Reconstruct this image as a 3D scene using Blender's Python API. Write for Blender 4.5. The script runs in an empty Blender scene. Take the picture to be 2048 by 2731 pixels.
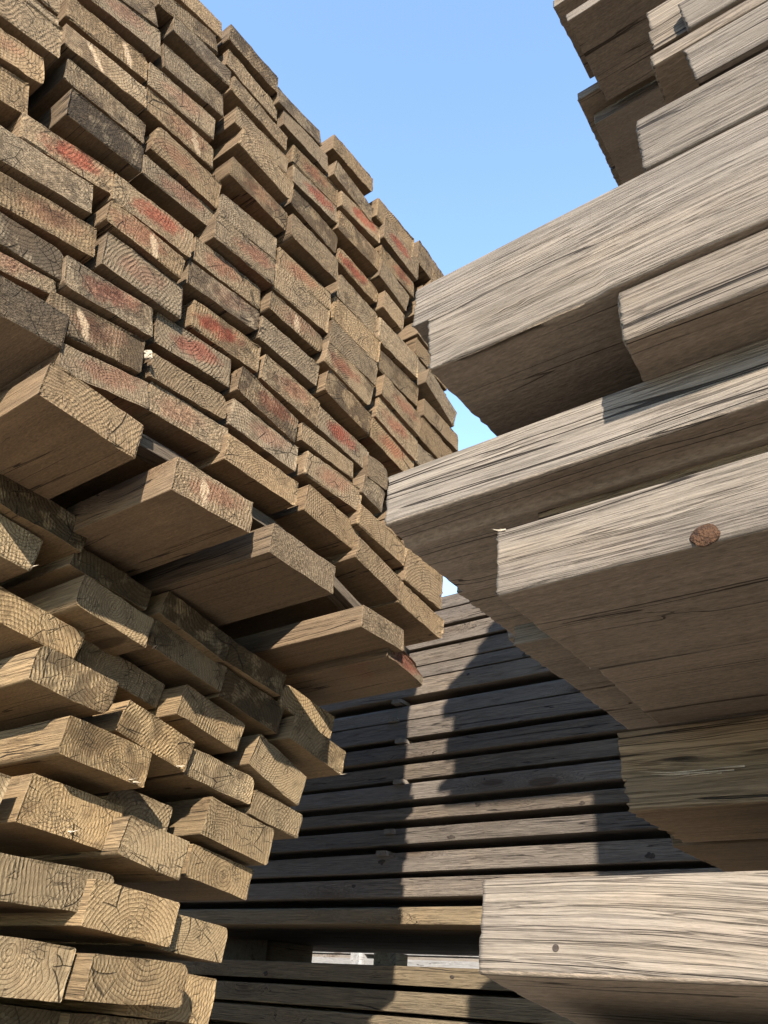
import bpy, bmesh, math, random
from mathutils import Vector, Matrix, noise
C = bpy.context.scene.collection
H = 1.5                                   # eye height above the ground
RIGHT = Vector((0.8109841, 0.5820932, 0.0589254))
DOWN = Vector((-0.2750520, 0.4682126, -0.8397162))
FWD = Vector((-0.5163827, 0.6647890, 0.5398189))
SUN = Vector((0.555, -0.715, 0.425)).normalized()

# ------------------------------------------------------------------ materials
class NB:
    def __init__(s, nt): s.nt = nt; s.n = nt.nodes; s.l = nt.links
    def link(s, a, b):
        if hasattr(a, 'is_output') or hasattr(a, 'links'): s.l.new(a, b)
        else: b.default_value = a
    def m(s, op, a, b=0.0, c=0.0, clamp=False):
        n = s.n.new('ShaderNodeMath'); n.operation = op; n.use_clamp = clamp
        for i, v in enumerate((a, b, c)): s.link(v, n.inputs[i])
        return n.outputs[0]
    def v(s, op, a, b=(0, 0, 0)):
        n = s.n.new('ShaderNodeVectorMath'); n.operation = op
        s.link(a, n.inputs[0]); s.link(b, n.inputs[1])
        return n.outputs[0] if op not in ('LENGTH', 'DISTANCE', 'DOT_PRODUCT') else n.outputs['Value']
    def attr(s, name, vec=False):
        n = s.n.new('ShaderNodeAttribute'); n.attribute_name = name
        return n.outputs['Vector'] if vec else n.outputs['Fac']
    def sep(s, v):
        n = s.n.new('ShaderNodeSeparateXYZ'); s.link(v, n.inputs[0]); return n.outputs
    def comb(s, x, y, z):
        n = s.n.new('ShaderNodeCombineXYZ')
        for i, q in enumerate((x, y, z)): s.link(q, n.inputs[i])
        return n.outputs[0]
    def noise(s, vec, scale=1.0, detail=2.0, rough=0.5):
        n = s.n.new('ShaderNodeTexNoise'); s.link(vec, n.inputs['Vector'])
        n.inputs['Scale'].default_value = scale; n.inputs['Detail'].default_value = detail; n.inputs['Roughness'].default_value = rough
        return n.outputs[0]
    def vor(s, vec, scale=1.0, feat='F1', rnd=1.0):
        n = s.n.new('ShaderNodeTexVoronoi'); n.feature = feat; s.link(vec, n.inputs['Vector'])
        n.inputs['Scale'].default_value = scale; n.inputs['Randomness'].default_value = rnd
        return n.outputs[0]
    def ramp(s, x, lo, hi, a=0.0, b=1.0):
        n = s.n.new('ShaderNodeMapRange'); n.interpolation_type = 'SMOOTHSTEP'; n.clamp = True
        s.link(x, n.inputs[0])
        for i, q in enumerate((lo, hi, a, b)): s.link(q, n.inputs[i + 1])
        return n.outputs[0]
    def mix(s, f, a, b, mode='MIX'):
        n = s.n.new('ShaderNodeMix'); n.data_type = 'RGBA'; n.blend_type = mode
        s.link(f, n.inputs[0])
        for q, i in ((a, 6), (b, 7)):
            if isinstance(q, tuple): q = (*q, 1.0) if len(q) == 3 else q
            s.link(q, n.inputs[i])
        return n.outputs[2]

def make_mat(name):
    m = bpy.data.materials.new(name); m.use_nodes = True
    nt = m.node_tree; nt.nodes.clear(); return m, NB(nt)

def timber_material(kind):
    m, k = make_mat({'end': 'weathered_end_grain', 'side': 'weathered_long_grain', 'bottom': 'sheltered_brown_wood'}[kind])
    lp = k.attr('lp', True); x, y, z = k.sep(lp)[0:3]
    sd = k.attr('sd')
    te = k.attr('tint_end', True); ts = k.attr('tint_side', True)
    marks = k.sep(k.attr('marks', True)); red, dark, pale = marks[0], marks[1], marks[2]
    mpos = k.sep(k.attr('mpos', True)); ry, py_, saw = mpos[0], mpos[1], mpos[2]
    pith = k.sep(k.attr('pith', True)); rough_amt = k.attr('wear')
    P = k.v('ADD', lp, k.v('MULTIPLY', k.comb(sd, sd, sd), (17.3, 9.1, 5.7)))
    # growth rings round an off-centre pith: the same solid field gives end arcs and side grain
    kn = k.vor(k.v('MULTIPLY', P, (2.2, 9.0, 9.0)), 1.0)
    knot = k.ramp(kn, 0.30, 0.08)
    core = k.ramp(kn, 0.13, 0.095)
    warp = k.m('SUBTRACT', k.noise(k.v('MULTIPLY', P, (2.5, 22, 22)), 1.0, 3.0), 0.5)
    if kind != 'bottom':
        yy = k.m('SUBTRACT', y, pith[0]); zz = k.m('SUBTRACT', z, pith[1])
        r = k.m('SQRT', k.m('ADD', k.m('MULTIPLY', yy, yy), k.m('MULTIPLY', zz, zz)))
        r = k.m('ADD', r, k.m('ADD', k.m('MULTIPLY', warp, 0.012), k.m('MULTIPLY', knot, 0.012)))
        fr = k.m('FRACT', k.m('MULTIPLY', r, pith[2]))
        late = k.m('MULTIPLY', k.m('POWER', fr, 2.2), k.ramp(fr, 1.0, 0.9))
    if kind == 'end':
        th = k.m('ARCTAN2', zz, yy)
        polw = k.v('ADD', k.comb(k.m('MULTIPLY', th, 5.5), k.m('MULTIPLY', r, 70.0), sd), k.v('MULTIPLY', k.comb(warp, warp, warp), (1.6, 1.2, 0.0)))
        e1 = k.vor(polw, 1.0, 'DISTANCE_TO_EDGE')
        patch = k.noise(P, 26.0, 2.0)
        ck = k.m('MULTIPLY', k.ramp(e1, 0.06, 0.01), k.ramp(patch, 0.45, 0.66))
        e3 = k.vor(k.comb(k.m('MULTIPLY', th, 2.2), k.m('MULTIPLY', r, 11.0), sd), 1.0, 'DISTANCE_TO_EDGE')
        ck3 = k.m('MULTIPLY', k.ramp(k.m('ADD', e3, k.m('MULTIPLY', warp, 0.02)), 0.016, 0.003), k.ramp(k.noise(P, 17.0, 1.0), 0.50, 0.60))
        cracks = k.m('MAXIMUM', ck3, k.m('MULTIPLY', ck, 0.62))
        sx = k.m('ADD', k.m('MULTIPLY', y, k.m('COSINE', saw)), k.m('MULTIPLY', z, k.m('SINE', saw)))
        grit = k.noise(P, 520.0, 3.0, 0.7)
        cloud = k.noise(P, 17.0, 5.0, 0.62)
        pw = k.attr('pitted')
        pits = k.m('ADD', k.m('MULTIPLY', k.ramp(k.noise(P, 190.0, 4.0, 0.7), 0.40, 0.62), pw), k.m('MULTIPLY', k.m('SUBTRACT', 1.0, pw), 0.62))
        ringw = k.m('SUBTRACT', 1.25, k.m('MULTIPLY', pw, 0.55))
        blot = k.noise(k.v('ADD', P, (3.1, 7.7, 1.9)), 27.0, 5.0, 0.65)
        sawv = k.m('SINE', k.m('ADD', k.m('MULTIPLY', sx, 1180.0), k.m('MULTIPLY', blot, 21.0)))
        sawm = k.m('MULTIPLY', sawv, k.ramp(blot, 0.58, 0.40))
        ce = k.mix(k.m('MULTIPLY', k.m('MULTIPLY', late, 0.68), ringw, 0.0, True), te, k.mix(1.0, te, (0.44, 0.37, 0.31), 'MULTIPLY'))
        val = k.m('ADD', k.m('ADD', k.m('ADD', 0.10, k.m('MULTIPLY', pits, 0.52)), k.m('MULTIPLY', cloud, 1.0)), k.m('ADD', k.m('MULTIPLY', k.m('SUBTRACT', grit, 0.5), k.m('ADD', 0.55, k.m('MULTIPLY', pw, 0.9))), k.m('MULTIPLY', sawm, 0.11)))
        ce = k.mix(1.0, ce, k.comb(val, val, val), 'MULTIPLY')
        greyed = k.m('MULTIPLY', k.ramp(cloud, 0.38, 0.62), k.m('ADD', 0.42, k.m('MULTIPLY', dark, 0.5)), 0, True)
        ce = k.mix(greyed, ce, k.mix(1.0, ce, (0.66, 0.71, 0.76), 'MULTIPLY'))
        dk = k.m('MULTIPLY', k.ramp(k.m('ADD', blot, k.m('MULTIPLY', dark, 0.20)), 0.57, 0.70), k.m('ADD', 0.30, k.m('MULTIPLY', dark, 0.55)), 0, True)
        ce = k.mix(dk, ce, k.mix(1.0, ce, (0.26, 0.24, 0.23), 'MULTIPLY'))
        dy = k.m('DIVIDE', k.m('SUBTRACT', y, ry), 0.040); dz = k.m('DIVIDE', k.m('SUBTRACT', z, k.m('ADD', k.m('MULTIPLY', y, 0.12), 0.004)), 0.015)
        rr = k.m('ADD', k.m('MULTIPLY', dy, dy), k.m('MULTIPLY', dz, dz))
        spray = k.ramp(k.m('ADD', rr, k.m('MULTIPLY', k.m('SUBTRACT', k.noise(P, 38.0, 5.0, 0.75), 0.5), 5.0)), 2.0, 0.0)
        spray = k.m('MULTIPLY', spray, k.m('MULTIPLY', red, k.m('ADD', 0.30, k.m('MULTIPLY', grit, 0.9))), 0, True)
        ce = k.mix(k.m('MULTIPLY', spray, 0.92), ce, k.mix(1.0, k.mix(0.30, ce, (0.12, 0.05, 0.04)), (0.98, 0.20, 0.17), 'MULTIPLY'))
        dpy = k.m('DIVIDE', k.m('ADD', k.m('SUBTRACT', y, py_), k.m('MULTIPLY', z, k.m('ADD', 0.35, k.m('MULTIPLY', saw, 1.3)))), k.m('ADD', 0.004, k.m('MULTIPLY', cloud, 0.008))); dpz = k.m('DIVIDE', z, 0.022)
        pr = k.m('ADD', k.m('MULTIPLY', dpy, dpy), k.m('MULTIPLY', dpz, dpz))
        pmask = k.m('MULTIPLY', pale, k.ramp(k.m('ADD', pr, k.m('MULTIPLY', k.m('SUBTRACT', k.noise(P, 90.0, 3.0), 0.5), 3.4)), 1.3, 0.2))
        ce = k.mix(pmask, ce, (0.235, 0.175, 0.115))
        col = k.mix(k.m('MULTIPLY', cracks, 0.85), ce, (0.012, 0.009, 0.006))
        hh = k.m('ADD', k.m('MULTIPLY', k.m('MULTIPLY', late, ringw), 0.9), k.m('ADD', k.m('MULTIPLY', grit, k.m('ADD', 0.8, pw)), k.m('MULTIPLY', sawm, 0.42)))
        hh = k.m('ADD', hh, k.m('ADD', k.m('MULTIPLY', cracks, -1.8), k.m('ADD', k.m('MULTIPLY', cloud, 2.2), k.m('MULTIPLY', pits, 0.8))))
    else:
        bend = k.m('ADD', k.m('MULTIPLY', warp, 0.018), k.m('MULTIPLY', knot, 0.024))
        Ps = k.sep(P)
        G = k.comb(Ps[0], k.m('ADD', Ps[1], bend), k.m('ADD', Ps[2], bend))
        f2 = k.noise(k.v('MULTIPLY', G, (3.5, 250, 250)), 1.0, 3.0, 0.6)
        f3 = k.noise(k.v('MULTIPLY', G, (1.3, 55, 55)), 1.0, 2.0, 0.5)
        weather = k.noise(k.v('MULTIPLY', P, (6, 20, 20)), 1.0, 4.0, 0.6)
        split = k.m('MULTIPLY', k.ramp(k.m('ABSOLUTE', k.m('SUBTRACT', f3, 0.53)), 0.011, 0.003), k.ramp(k.noise(k.v('MULTIPLY', P, (1.5, 24, 24)), 1.0, 1.0), 0.50, 0.58))
        if kind == 'side':
            f1 = k.noise(k.v('MULTIPLY', G, (12, 700, 700)), 1.0, 4.0, 0.72)
            lines = k.ramp(f1, 0.36, 0.62)
            fine = k.m('MULTIPLY', k.ramp(k.m('ABSOLUTE', k.m('SUBTRACT', f2, 0.50)), 0.034, 0.0), k.ramp(weather, 0.34, 0.58))
            vs = k.m('ADD', k.m('ADD', 0.24, k.m('MULTIPLY', lines, 0.46)), k.m('ADD', k.m('MULTIPLY', f2, 0.36), k.m('MULTIPLY', weather, 0.62)))
            cs = k.mix(1.0, ts, k.comb(vs, vs, vs), 'MULTIPLY')
            cs = k.mix(k.m('MULTIPLY', late, 0.17), cs, k.mix(1.0, cs, (0.55, 0.50, 0.47), 'MULTIPLY'))
            cs = k.mix(k.m('MULTIPLY', fine, 0.48), cs, k.mix(1.0, cs, (0.32, 0.29, 0.28), 'MULTIPLY'))
            cs = k.mix(k.m('MULTIPLY', k.ramp(f3, 0.50, 0.66), 0.40), cs, k.mix(1.0, cs, (0.72, 0.72, 0.76), 'MULTIPLY'))
            cs = k.mix(k.m('MULTIPLY', k.ramp(weather, 0.50, 0.68), 0.22), cs, k.mix(1.0, cs, (1.04, 0.92, 0.76), 'MULTIPLY'))
            cs = k.mix(k.m('MULTIPLY', split, 0.92), cs, (0.011, 0.009, 0.008))
            cs = k.mix(k.m('MULTIPLY', knot, 0.40), cs, k.mix(1.0, cs, (0.62, 0.50, 0.40), 'MULTIPLY'))
            col = k.mix(k.m('MULTIPLY', core, 0.70), cs, (0.028, 0.018, 0.012))
            hh = k.m('ADD', k.m('MULTIPLY', f1, 1.5), k.m('ADD', k.m('MULTIPLY', f2, 1.3), k.m('MULTIPLY', late, 0.3)))
            hh = k.m('ADD', hh, k.m('ADD', k.m('MULTIPLY', split, -2.6), k.m('MULTIPLY', fine, -0.9)))
        else:                             # sheltered undersides: still brown, saw-fuzzy
            fuzz = k.noise(k.v('MULTIPLY', P, (150, 480, 480)), 1.0, 3.0, 0.65)
            vb = k.m('ADD', k.m('ADD', 0.04, k.m('MULTIPLY', fuzz, 1.15)), k.m('ADD', k.m('MULTIPLY', weather, 0.70), k.m('MULTIPLY', k.m('SUBTRACT', f2, 0.5), 0.7)))
            brown = k.mix(0.35, ts, k.v('MULTIPLY', te, (0.92, 0.82, 0.74)))
            cb = k.mix(1.0, brown, k.comb(vb, vb, vb), 'MULTIPLY')
            ub = k.m('MULTIPLY', k.m('MULTIPLY', red, 0.55), k.ramp(k.noise(P, 9.0, 3.0), 0.46, 0.62))
            cb = k.mix(k.m('MULTIPLY', ub, k.ramp(x, 0.14, 0.0)), cb, (0.12, 0.024, 0.015))
            cb = k.mix(k.m('MULTIPLY', split, 0.8), cb, (0.011, 0.009, 0.008))
            col = k.mix(k.m('MULTIPLY', core, 0.6), cb, (0.028, 0.017, 0.012))
            hh = k.m('ADD', k.m('MULTIPLY', fuzz, 0.9), k.m('ADD', k.m('MULTIPLY', f2, 0.6), k.m('MULTIPLY', split, -2.0)))
    bp = k.n.new('ShaderNodeBump'); bp.inputs['Distance'].default_value = 0.001; bp.inputs['Strength'].default_value = 1.0
    k.link(k.m('MULTIPLY', hh, rough_amt), bp.inputs['Height'])
    b = k.n.new('ShaderNodeBsdfPrincipled'); k.link(col, b.inputs['Base Color']); b.inputs['Roughness'].default_value = 0.9
    b.inputs['Specular IOR Level'].default_value = 0.1
    k.l.new(bp.outputs[0], b.inputs['Normal'])
    o = k.n.new('ShaderNodeOutputMaterial'); k.l.new(b.outputs[0], o.inputs[0])
    return m

def simple_material(name, c1, c2, scale, bump=0.0006):
    m, k = make_mat(name)
    tc = k.n.new('ShaderNodeTexCoord').outputs['Object']
    a = k.noise(tc, scale, 6.0, 0.65); bsep = k.noise(tc, scale * 7, 4.0, 0.6)
    col = k.mix(k.ramp(k.m('ADD', k.m('MULTIPLY', a, 0.6), k.m('MULTIPLY', bsep, 0.4)), 0.35, 0.65), c1, c2)
    bp = k.n.new('ShaderNodeBump'); bp.inputs['Distance'].default_value = bump
    k.link(bsep, bp.inputs['Height'])
    b = k.n.new('ShaderNodeBsdfPrincipled'); k.link(col, b.inputs['Base Color']); b.inputs['Roughness'].default_value = 0.9
    b.inputs['Specular IOR Level'].default_value = 0.2
    k.l.new(bp.outputs[0], b.inputs['Normal'])
    o = k.n.new('ShaderNodeOutputMaterial'); k.l.new(b.outputs[0], o.inputs[0])
    return m

T_SIDE, T_END, T_BOT = timber_material('side'), timber_material('end'), timber_material('bottom')
GRAVEL = simple_material('gravel', (0.22, 0.19, 0.155), (0.32, 0.28, 0.23), 14.0, 0.01)
BARK = simple_material('bark', (0.022, 0.010, 0.007), (0.085, 0.036, 0.020), 60.0, 0.004)
PALE = simple_material('pale_splinter', (0.22, 0.185, 0.14), (0.32, 0.27, 0.21), 120.0, 0.001)
KNOT = simple_material('knot_wood', (0.012, 0.006, 0.004), (0.062, 0.030, 0.014), 90.0, 0.003)
KNOTG = simple_material('grey_knot', (0.010, 0.008, 0.007), (0.034, 0.026, 0.020), 160.0, 0.002)
HOLE_SHADE = simple_material('dull_hole', (0.02, 0.015, 0.012), (0.04, 0.03, 0.025), 200.0)  # dark tone painted for the shade inside the nail hole

# ------------------------------------------------------------------ builders
def prop(o, label=None, cat=None, group=None, kind=None):
    for key, v in (('label', label), ('category', cat), ('group', group), ('kind', kind)):
        if v: o[key] = v
    return o

def section(w, t, rads, du=0.012, dv=0.012):
    """closed outline (u across, v up), counter-clockwise, rounded corners, about 2 cm spacing"""
    cs = [(-w/2, -t/2), (w/2, -t/2), (w/2, t/2), (-w/2, t/2)]
    pts = []
    for i in range(4):
        c = Vector(cs[i]); pv = Vector(cs[i-1]); nx = Vector(cs[(i+1) % 4])
        r = min(rads[i], t*0.45)
        a = c + (pv-c).normalized()*r; b = c + (nx-c).normalized()*r
        for s in (0.0, 0.33, 0.67, 1.0):
            pts.append((1-s)**2*a + 2*s*(1-s)*c + s*s*b)
        r2 = min(rads[(i+1) % 4], t*0.45)
        e = nx + (c-nx).normalized()*r2
        d = (e-b).length; g = min(0.0016, d*0.12)
        b2 = b.lerp(e, g/d); e2 = e.lerp(b, g/d); pts.append(b2)
        n = max(2, int((e2-b2).length/(du if i % 2 == 0 else dv)))
        for j in range(1, n): pts.append(b2.lerp(e2, j/n))
        pts.append(e2)
    return pts

LOOPS = [0.0, 0.0025, 0.009, 0.03, 0.07, 0.12, 0.18, 0.26, 0.36, 0.5, 0.7, 0.95, 1.3, 1.8, 2.4]
def board(name, xe, y, z, w, t, roll, length=2.4, face=1, style=None, rnd=None, label=None, cat='board', group=None,
          rads=None, red=0.0, dark=0.0, pale=0.0, skew=None, fray=0.0011, wave=0.0012, shape=None, yaw=0.0, bumpy=1.0, du=0.012, dv=0.012, loops=None, grain=None, ppos=None):
    """one sawn board along X; its visible end sits at world x = xe; face=+1: the end looks to +X, -1: to -X"""
    rnd = rnd or random.Random(name + str(round(y, 4)) + str(round(z, 4)) + str(round(xe, 3)))
    if rads is None:
        rads = [rnd.uniform(0.0008, 0.003) for _ in range(4)]
        if rnd.random() < 0.28: rads[rnd.randrange(4)] = rnd.uniform(0.006, 0.016)
    sec = section(w, t, rads, du, dv); n = len(sec)
    sk = rnd.uniform(-0.05, 0.05) if skew is None else skew
    sk2 = rnd.uniform(-0.06, 0.06)
    loops = [l for l in (loops or LOOPS) if l < length*0.98] + [length]
    sd = rnd.uniform(0, 50)
    bm = bmesh.new(); lay = bm.verts.layers.float_vector.new('lp')
    rings = []
    for li, l in enumerate(loops):
        ring = []
        for p in sec:
            q = Vector((l*3.0 + sd, p.x*18, p.y*18)); nv = noise.noise_vector(q)
            u = p.x + nv.x*wave; v = p.y + nv.y*wave
            fz = noise.noise(Vector((l*40 + sd, p.x*160, p.y*160)))
            u += fz*wave*0.25; v += fz*wave*0.25
            xx = l + (p.x*sk + p.y*sk2) * max(0.0, 1 - l/0.5)
            if li == 0: xx += rnd.gauss(0, fray*0.55) + abs(noise.noise(Vector((p.x*230+sd, p.y*230, sd))))*fray*1.2
            if li == 1: xx += rnd.gauss(0, fray*0.4)
            if shape: u, v, xx = shape(u, v, xx, l)
            vv = bm.verts.new((-face*xx if face > 0 else xx, u, v)); vv[lay] = (xx, p.x, p.y + (grain(p.x, p.y, xx) if grain else 0.0))
            ring.append(vv)
        rings.append(ring)
    for a, b in zip(rings[:-1], rings[1:]):
        for i in range(n):
            j = (i+1) % n
            f = bm.faces.new((a[i], a[j], b[j], b[i])); f.smooth = True
            mv = (sec[i].y + sec[j].y)/2; mu = abs(sec[i].x + sec[j].x)/2
            if mv < -t/2 + 0.0012 and mu < w/2-0.001: f.material_index = 2
    # end faces: a slightly sunk inner ring, then one face
    for ring, s in ((rings[0], 1), (rings[-1], -1)):
        cx = sum(q.co.x for q in ring)/n
        inner = []
        for q in ring:
            co = Vector((q.co.x*0.3 + cx*0.7, q.co.y*0.955, q.co.z*0.90))
            iv = bm.verts.new(co); iv[lay] = (q[lay].x, q[lay].y*0.955, q[lay].z*0.90); inner.append(iv)
        for i in range(n):
            j = (i+1) % n
            f = bm.faces.new((ring[i], ring[j], inner[j], inner[i])); f.material_index = 1
        f = bm.faces.new(inner); f.material_index = 1
    bmesh.ops.recalc_face_normals(bm, faces=bm.faces)
    me = bpy.data.meshes.new(name); bm.to_mesh(me); bm.free()
    st = style or {}
    te = Vector(st.get('end', (0.40, 0.29, 0.17))); tsd = Vector(st.get('side', (0.36, 0.27, 0.19)))
    te *= 0.345; tsd *= 0.295               # weathered softwood: albedo about 0.1 to 0.2
    g = rnd.uniform(0.78, 1.2); hu = rnd.uniform(-0.05, 0.05)
    te = Vector((te.x*g*(1+hu), te.y*g, te.z*g*(1-hu*1.6))); tsd = Vector((tsd.x*g*(1+hu*.7), tsd.y*g, tsd.z*g*(1-hu)))
    nvt = len(me.vertices)
    def fill(nm, val, typ):
        a = me.attributes.new(nm, typ, 'POINT')
        if typ == 'FLOAT': a.data.foreach_set('value', [val]*nvt)
        else: a.data.foreach_set('vector', list(val)*nvt)
    fill('pitted', min(1.0, st.get('pit', 0.9)*rnd.uniform(0.35, 1.15)), 'FLOAT'); fill('sd', sd, 'FLOAT'); fill('wear', bumpy, 'FLOAT')
    fill('tint_end', te, 'FLOAT_VECTOR'); fill('tint_side', tsd, 'FLOAT_VECTOR')
    fill('marks', (red, dark, pale), 'FLOAT_VECTOR')
    fill('mpos', (rnd.uniform(-0.022, 0.022), (rnd.uniform(-0.03, 0.03) if ppos is None else ppos), rnd.choice((0.0, 0.25, -0.2, 1.2, 0.5, -0.5))), 'FLOAT_VECTOR')
    pz = rnd.choice((-1, 1))*rnd.uniform(0.0, 0.075) - t*0.1; pyo = rnd.uniform(-0.05, 0.05)
    fill('pith', (pyo, pz, 1/rnd.uniform(0.0034, 0.0062)), 'FLOAT_VECTOR')
    for q in (T_SIDE, T_END, T_BOT): me.materials.append(q)
    o = bpy.data.objects.new(name, me); C.objects.link(o)
    o.location = (xe, y, z + H); o.rotation_euler = (math.radians(roll), 0, yaw)
    return prop(o, label, cat, group)

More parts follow.
